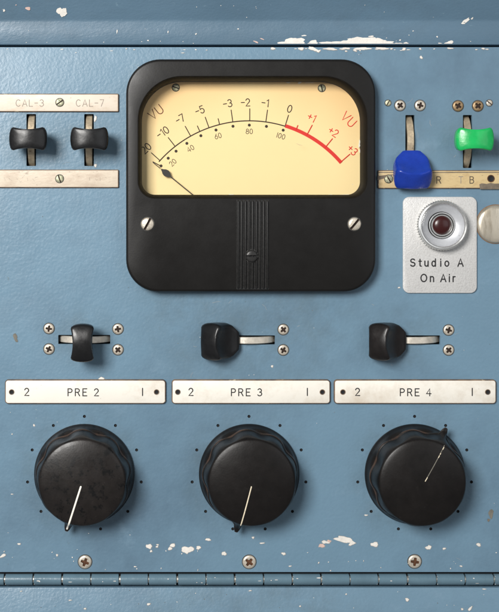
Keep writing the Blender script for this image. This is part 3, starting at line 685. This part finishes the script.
# needle stands a little off the dial
HN = HD+4
def nm(u, v): q = T(u, v, HN); return (q[0]-mu, mv-q[1])
mb = MB()
stroke(mb, [nm(153, 162.5), nm(160, 168.2)], .75, HN, .4); stroke(mb, [nm(164, 171.4), nm(199, 199.9)], 1.0, HN, .5)
q = nm(166.2, 173.1); q2 = nm(160.5, 168.6)
d = Vector((q[0]-q2[0], q[1]-q2[1])).normalized(); nn = Vector((-d.y, d.x))
P = []
for (t_, w) in ((-6.3, .5), (-4.5, 1.4), (-2.5, 2.9), (0, 3.5), (2, 3.1), (4.2, 1.5), (6, .6)): P.append((q[0]+d.x*t_-nn.x*w*-1, q[1]+d.y*t_+nn.y*w, t_))
Q = [(q[0]+d.x*t_-nn.x*w, q[1]+d.y*t_-nn.y*w) for (t_, w) in ((6, .6), (4.2, 1.5), (2, 3.1), (0, 3.5), (-2.5, 2.9), (-4.5, 1.4), (-6.3, .5))]
P = [(p_[0], p_[1]) for p_ in P]
prism(mb, [p_ for p_ in (P+Q)], [(0, HN-.3), (0, HN+.5)], bottom=True)
mb.build('needle', M['needle'], MR)
for (u, v, a) in ((175.8, 87.6, 20), (321.8, 88.2, 80)):
    q = dm(u, v); screw(DIAL, 'dial', (q[0], q[1], HD), a, 'screw', 'small grey dial screw')
mb = MB()
for (u, v, a, b) in ((299.5, 82.5, 2.2, 1.2), (288, 82.8, 3, .4), (310, 82.9, 4, .35), (359.2, 144, .9, 3.2), (359.8, 151, .6, 2.4), (359.5, 190, .7, 1.6), (231, 194.6, 2, .5), (345, 194.8, 5, .45), (330, 195, 3, .4)):
    q = dm(u, v); mb = MB(); mb.f(mb.ring(chip_outline(0, 0, a, b, 0, 12, .6), 0)); mb.build('dust_fleck', M['white_line'], DIAL, (q[0], q[1], HD+.8+u*.001))
mb = MB(); prism(mb, inset(win, 3.2), [(0, 2.6), (0, 4.0)], bottom=True)
mb.build('glass', M['glass'], MR)

# ------------------------------------------------------------------ ON AIR lamp
lu, lv = 439.5, 245
LR = thing('signal_lamp', (lu, lv, 0), 'grey plate lettered Studio A On Air with an unlit dark red lamp', 'lamp')
mb = MB(); prism(mb, rrect(402.6-lu, 476.4-lu, lv-293, lv-196.8, 6.5, 8), [(0, .05), (0, 1.7), (.25, 2.2), (.9, 2.5)]); mb.build('plate', M['alu'], LR)
mb = MB(); hL = 2.5
def run(chs, v, hg, w):
    for c, x in chs:
        cw = G[c][0]*hg
        text(mb, [c], x+cw/2-lu, lv-v, hg, w, hL, 0)
run([('S', 409.8), ('t', 418.2), ('u', 424.1), ('d', 431.2), ('i', 439.8), ('o', 444.2), ('A', 457.2)], 262.4, 7.3, 1.32)
mb.build('lettering', M['ink'], LR); mb = MB()
run([('O', 420.2), ('n', 429.6), ('A', 440), ('i', 448.4), ('r', 452.3)], 277.8, 7.3, 1.3)
mb.build('lettering', M['ink'], LR)
bx, by = T(443.4, 225.5, 14); bx -= lu; by = lv-by
mb = MB(); n = 120                      # knurled ring with a dished inside
def knurl(r_, dr): return [((r_+(dr if i % 2 else 0))*math.cos(2*math.pi*i/n), (r_+(dr if i % 2 else 0))*math.sin(2*math.pi*i/n)) for i in range(n)]
rings = [mb.ring(knurl(24.3, .9), 2.3), mb.ring(knurl(24.3, .9), 9.6), mb.ring(knurl(24.3, 0), 10.2), mb.ring(knurl(24.4, 0), 12.6), mb.ring(knurl(23.9, 0), 13.7), mb.ring(knurl(23, 0), 14.1), mb.ring(knurl(21.8, 0), 13.8), mb.ring(knurl(21.1, 0), 12.8)]
for k in range(len(rings)-1): mb.bridge(rings[k], rings[k+1])
BZ = mb.build('bezel', M['chrome'], LR, (bx, by, 0))
mb = MB(); lathe(mb, [(21.2, 12.9), (20.6, 11.6), (17.5, 8.6), (14.2, 6.4), (13.6, 6.2)], 72); mb.build('reflector', M['dish'], BZ, (0, 0, 0))
mb = MB(); lathe(mb, [(13.7, 5.0), (12.9, 5.0), (12.9, 8.2), (12.4, 8.8), (11.7, 8.8), (11.3, 8.0), (11.3, 7.4), (10.8, 7.4), (10.7, 8.4), (10.2, 8.9), (9.6, 8.9), (9.0, 8.0)], 64, mis=[1, 1, 0, 0, 0, 1, 1, 1, 0, 0, 0]); mb.build('lens_ring', [M['chrome'], M['hole']], LR, (bx, by, 0))
mb = MB(); lathe(mb, [(9.2, 7.6), (8.6, 8.6), (6.6, 9.7), (4, 10.4), (0, 10.7)], 48); mb.build('lens', M['jewel'], LR, (bx, by, 0))

BR = thing('blanking_button', (495.6, 224.2, 0), 'plain round nickel button at the right edge beside the lamp plate', 'button')
mb = MB(); lathe(mb, [(18.8, .1), (18.9, 1.2), (18.2, 2.6), (16.9, 3.4), (14, 3.9), (8, 4.3), (0, 4.5)], 64); mb.build('cap', M['button'], BR)
mb = MB(); lathe(mb, [(19.9, .05), (19.7, .5), (18.6, .6)], 64); mb.build('washer', M['edge'], BR)

# ------------------------------------------------------------------ knobs
def knob_mesh(m):
    mb = MB(); n = 240
    RG = [(50.0, .1, 0, 0), (50.2, 1.8, 0, 0), (49.9, 3.0, 0, 0), (49.2, 4.0, 0, 0), (48.0, 8.0, 0, 0), (47.2, 11.2, .3, .2), (46.4, 12.6, .8, .8), (46.2, 13.2, 1, 1), (46.0, 14.2, 1, 1), (45.6, 14.8, 1, .97), (45.1, 15.1, .95, .85), (44.8, 16.0, .9, .7), (44.5, 19, .9, .35),
          (44.1, 25, .8, .15), (43.7, 30, .55, .06), (43.2, 33.0, .25, .03), (42.5, 34.9, 0, 0), (41.6, 36.1, 0, 0), (40.4, 36.7, 0, 0), (37, 37.6, 0, 0), (30, 39.0, 0, 0), (20, 40.2, 0, 0), (10, 40.9, 0, 0), (4, 41.05, 0, 0)]
    rs = []
    for (r_, h, am, nb) in RG:
        pts = []
        for i in range(n):
            t_ = 2*math.pi*i/n            # t=0 is the pointer (up)
            c = math.cos(9*t_); lobe = 1.6-3.4*abs(math.sin(4.5*t_))**3 if False else 1.7*c-.2*math.cos(18*t_)
            dd = min(t_, 2*math.pi-t_); nib = 7.0*math.exp(-(dd/R(3.6))**4)+1.8*math.exp(-(dd/R(9))**2)
            rr = r_+am*lobe+nb*nib*(1 if h < 26 else .6)
            pts.append((rr*math.sin(t_), rr*math.cos(t_)))
        rs.append(mb.ring(list(reversed(pts)), h))
    for k in range(len(rs)-1): mb.bridge(rs[k], rs[k+1], 1 if 12 < RG[k][1] < 14.5 else 0)
    mb.f(rs[-1])
    o = mb.build('cap', [m, M['rim_wear']], angle=33); me = o.data; bpy.data.objects.remove(o); return me
KG = 'large black knobs'
def knob(i, ang, m, line, label, bits=None):
    r = thing('control_knob', (KN[i][0], KN[i][1], 0), label, 'knob', KG, ang)
    link('cap', knob_mesh(m), r, (0, 0, 0))
    mb = MB()
    path = [(3.0, 41.1), (10, 40.95), (20, 40.25), (30, 39.05), (37.0, 37.65), (40.4, 36.8), (41.7, 36.2)]
    if bits:
        stroke(mb, [(0, r_, h+.02) for r_, h in path], .75, hh=.12, mi=1)
        for a, b in bits: stroke(mb, [(.1, a, 41.2-max(0, a-7)**1.5*.0185), (.1, b, 41.2-max(0, b-7)**1.5*.0185)], .85, hh=.3, mi=0)
    else:
        stroke(mb, [(0, r_, h+.02) for r_, h in path]+([(0, 43.2, 35.0), (0, 45.6, 31.5), (0, 47.2, 26), (0, 48.6, 20.5), (0, 51.5, 16.6), (0, 53, 15.6)] if i != 1 else [(0, 42.8, 35.0)]), line[1], hh=.25)
    mb.build('pointer_line', [line[0], M['stain']], r)
knob(0, 180+17.7, M['knob_mottled'], (M['white_line'], 1.7), 'mottled black knob below the PRE 2 plate, white line pointing down left')
knob(1, 180+14.3, M['knob'], (M['cream_line'], 1.15), 'smooth black knob below the PRE 3 plate, thin cream line pointing down left')
knob(2, 30.5, M['knob'], (M['cream_line'], 1.2), 'black knob below the PRE 4 plate, worn line pointing up right', bits=[(3, 7), (29, 31), (32.5, 33.5), (38, 40)])

# ------------------------------------------------------------------ hinge
HR = thing('piano_hinge', (249.5, 579.6, -1), 'long blue painted hinge joining front and lower panels', 'hinge')
x = 6.2-29.0*3; first = None
while x < 555:
    mb = MB(); L_ = 27.4; prof = [(0, 4.6), (.15, 5.1), (.5, 5.4), (L_-.5, 5.4), (L_-.15, 5.1), (L_, 4.6)]
    rs = [[mb.v(a, rr*math.sin(2*math.pi*k/40), rr*math.cos(2*math.pi*k/40)) for k in range(40)] for a, rr in prof]
    for k in range(len(rs)-1): mb.bridge(rs[k], rs[k+1])
    mb.f(rs[0], 0); mb.f(rs[-1], 0)
    for _ in range(random.choice((0, 0, 1, 1, 2))):      # knocks on the crown of the knuckle
        a = random.uniform(2, 26); q = random.uniform(-2.5, 3.5); b_, c_ = random.uniform(.3, 2.2), random.uniform(.2, .45)
        mb.f([mb.v(a+b_*math.cos(t_)*random.uniform(.7, 1.2), q+c_*math.sin(t_), math.sqrt(max(.1, 5.4**2-(q+c_*math.sin(t_))**2))+.12) for t_ in [k*.785 for k in range(8)]], 1)
    if random.random() < .95:
        e = random.choice((.5, L_-.9))
        mb.f([mb.v(e+du, q, math.sqrt(5.4**2-q*q)+.1) for du, q in ((-.5, -4.2), (.5, -3.5), (.55, 3.4), (-.4, 4.4))], 1)
    mb.build('knuckle', [M['knuckle'], M['chip']], HR, (x+random.uniform(-.25, .25)-249.5, 0, random.uniform(-.25, .1)), angle=30)
    x += 28.75
mb = MB(); rs = [[mb.v(a, 3.4*math.sin(2*math.pi*k/16), 3.4*math.cos(2*math.pi*k/16)) for k in range(16)] for a in (-300, 300)]
mb.bridge(rs[0], rs[1]); mb.build('hinge_pin', M['pin'], HR)
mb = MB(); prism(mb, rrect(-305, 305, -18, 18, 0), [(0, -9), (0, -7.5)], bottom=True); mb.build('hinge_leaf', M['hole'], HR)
for (u, v, a) in ((85, 561.8, 20), (249.2, 561.8, 38), (414.6, 561.4, 8)):
    screw(HR, 'big', (u-249.5, 579.6-v, 1), a, 'screw', None)

# ------------------------------------------------------------------ camera, light
cam_d = bpy.data.cameras.new('camera'); cam = bpy.data.objects.new('camera', cam_d); COL.objects.link(cam)
cam.location = W(CX, CY, D); cam.rotation_euler = (R(90), 0, 0)
cam_d.sensor_fit = 'VERTICAL'; cam_d.sensor_height = 36; cam_d.sensor_width = 36; cam_d.lens = 36*D/612
cam_d.shift_x = (249.5-CX)/612; cam_d.shift_y = -(306-CY)/612
cam_d.clip_start = .01; cam_d.clip_end = 50
scene.camera = cam
def area(name, loc, size, power, col, target=(0, 0, 0), sy=None):
    l = bpy.data.lights.new(name, 'AREA'); l.energy = power; l.color = col; l.size = size
    if sy: l.shape = 'RECTANGLE'; l.size_y = sy
    o = bpy.data.objects.new(name, l); COL.objects.link(o); o.location = loc
    o.rotation_euler = (Vector(target)-Vector(loc)).to_track_quat('-Z', 'Y').to_euler(); return o
area('key_light', (-.52, -1.0, .40), .42, 18.4, (1, .98, .95), (0, 0, 0))
area('fill_light', (.9, -1.2, .3), .9, 2.5, (.94, .97, 1))
w = bpy.data.worlds.new('World'); scene.world = w; w.use_nodes = True
bg = w.node_tree.nodes.get('Background') or w.node_tree.nodes.new('ShaderNodeBackground')
bg.inputs[0].default_value = (.95, .97, 1, 1); bg.inputs[1].default_value = .19
scene.view_settings.view_transform = 'Standard'; scene.view_settings.look = 'None'; scene.view_settings.exposure = 0; scene.view_settings.gamma = 1
scene.render.engine = 'CYCLES'
scene.render.resolution_x = 835; scene.render.resolution_y = 1024
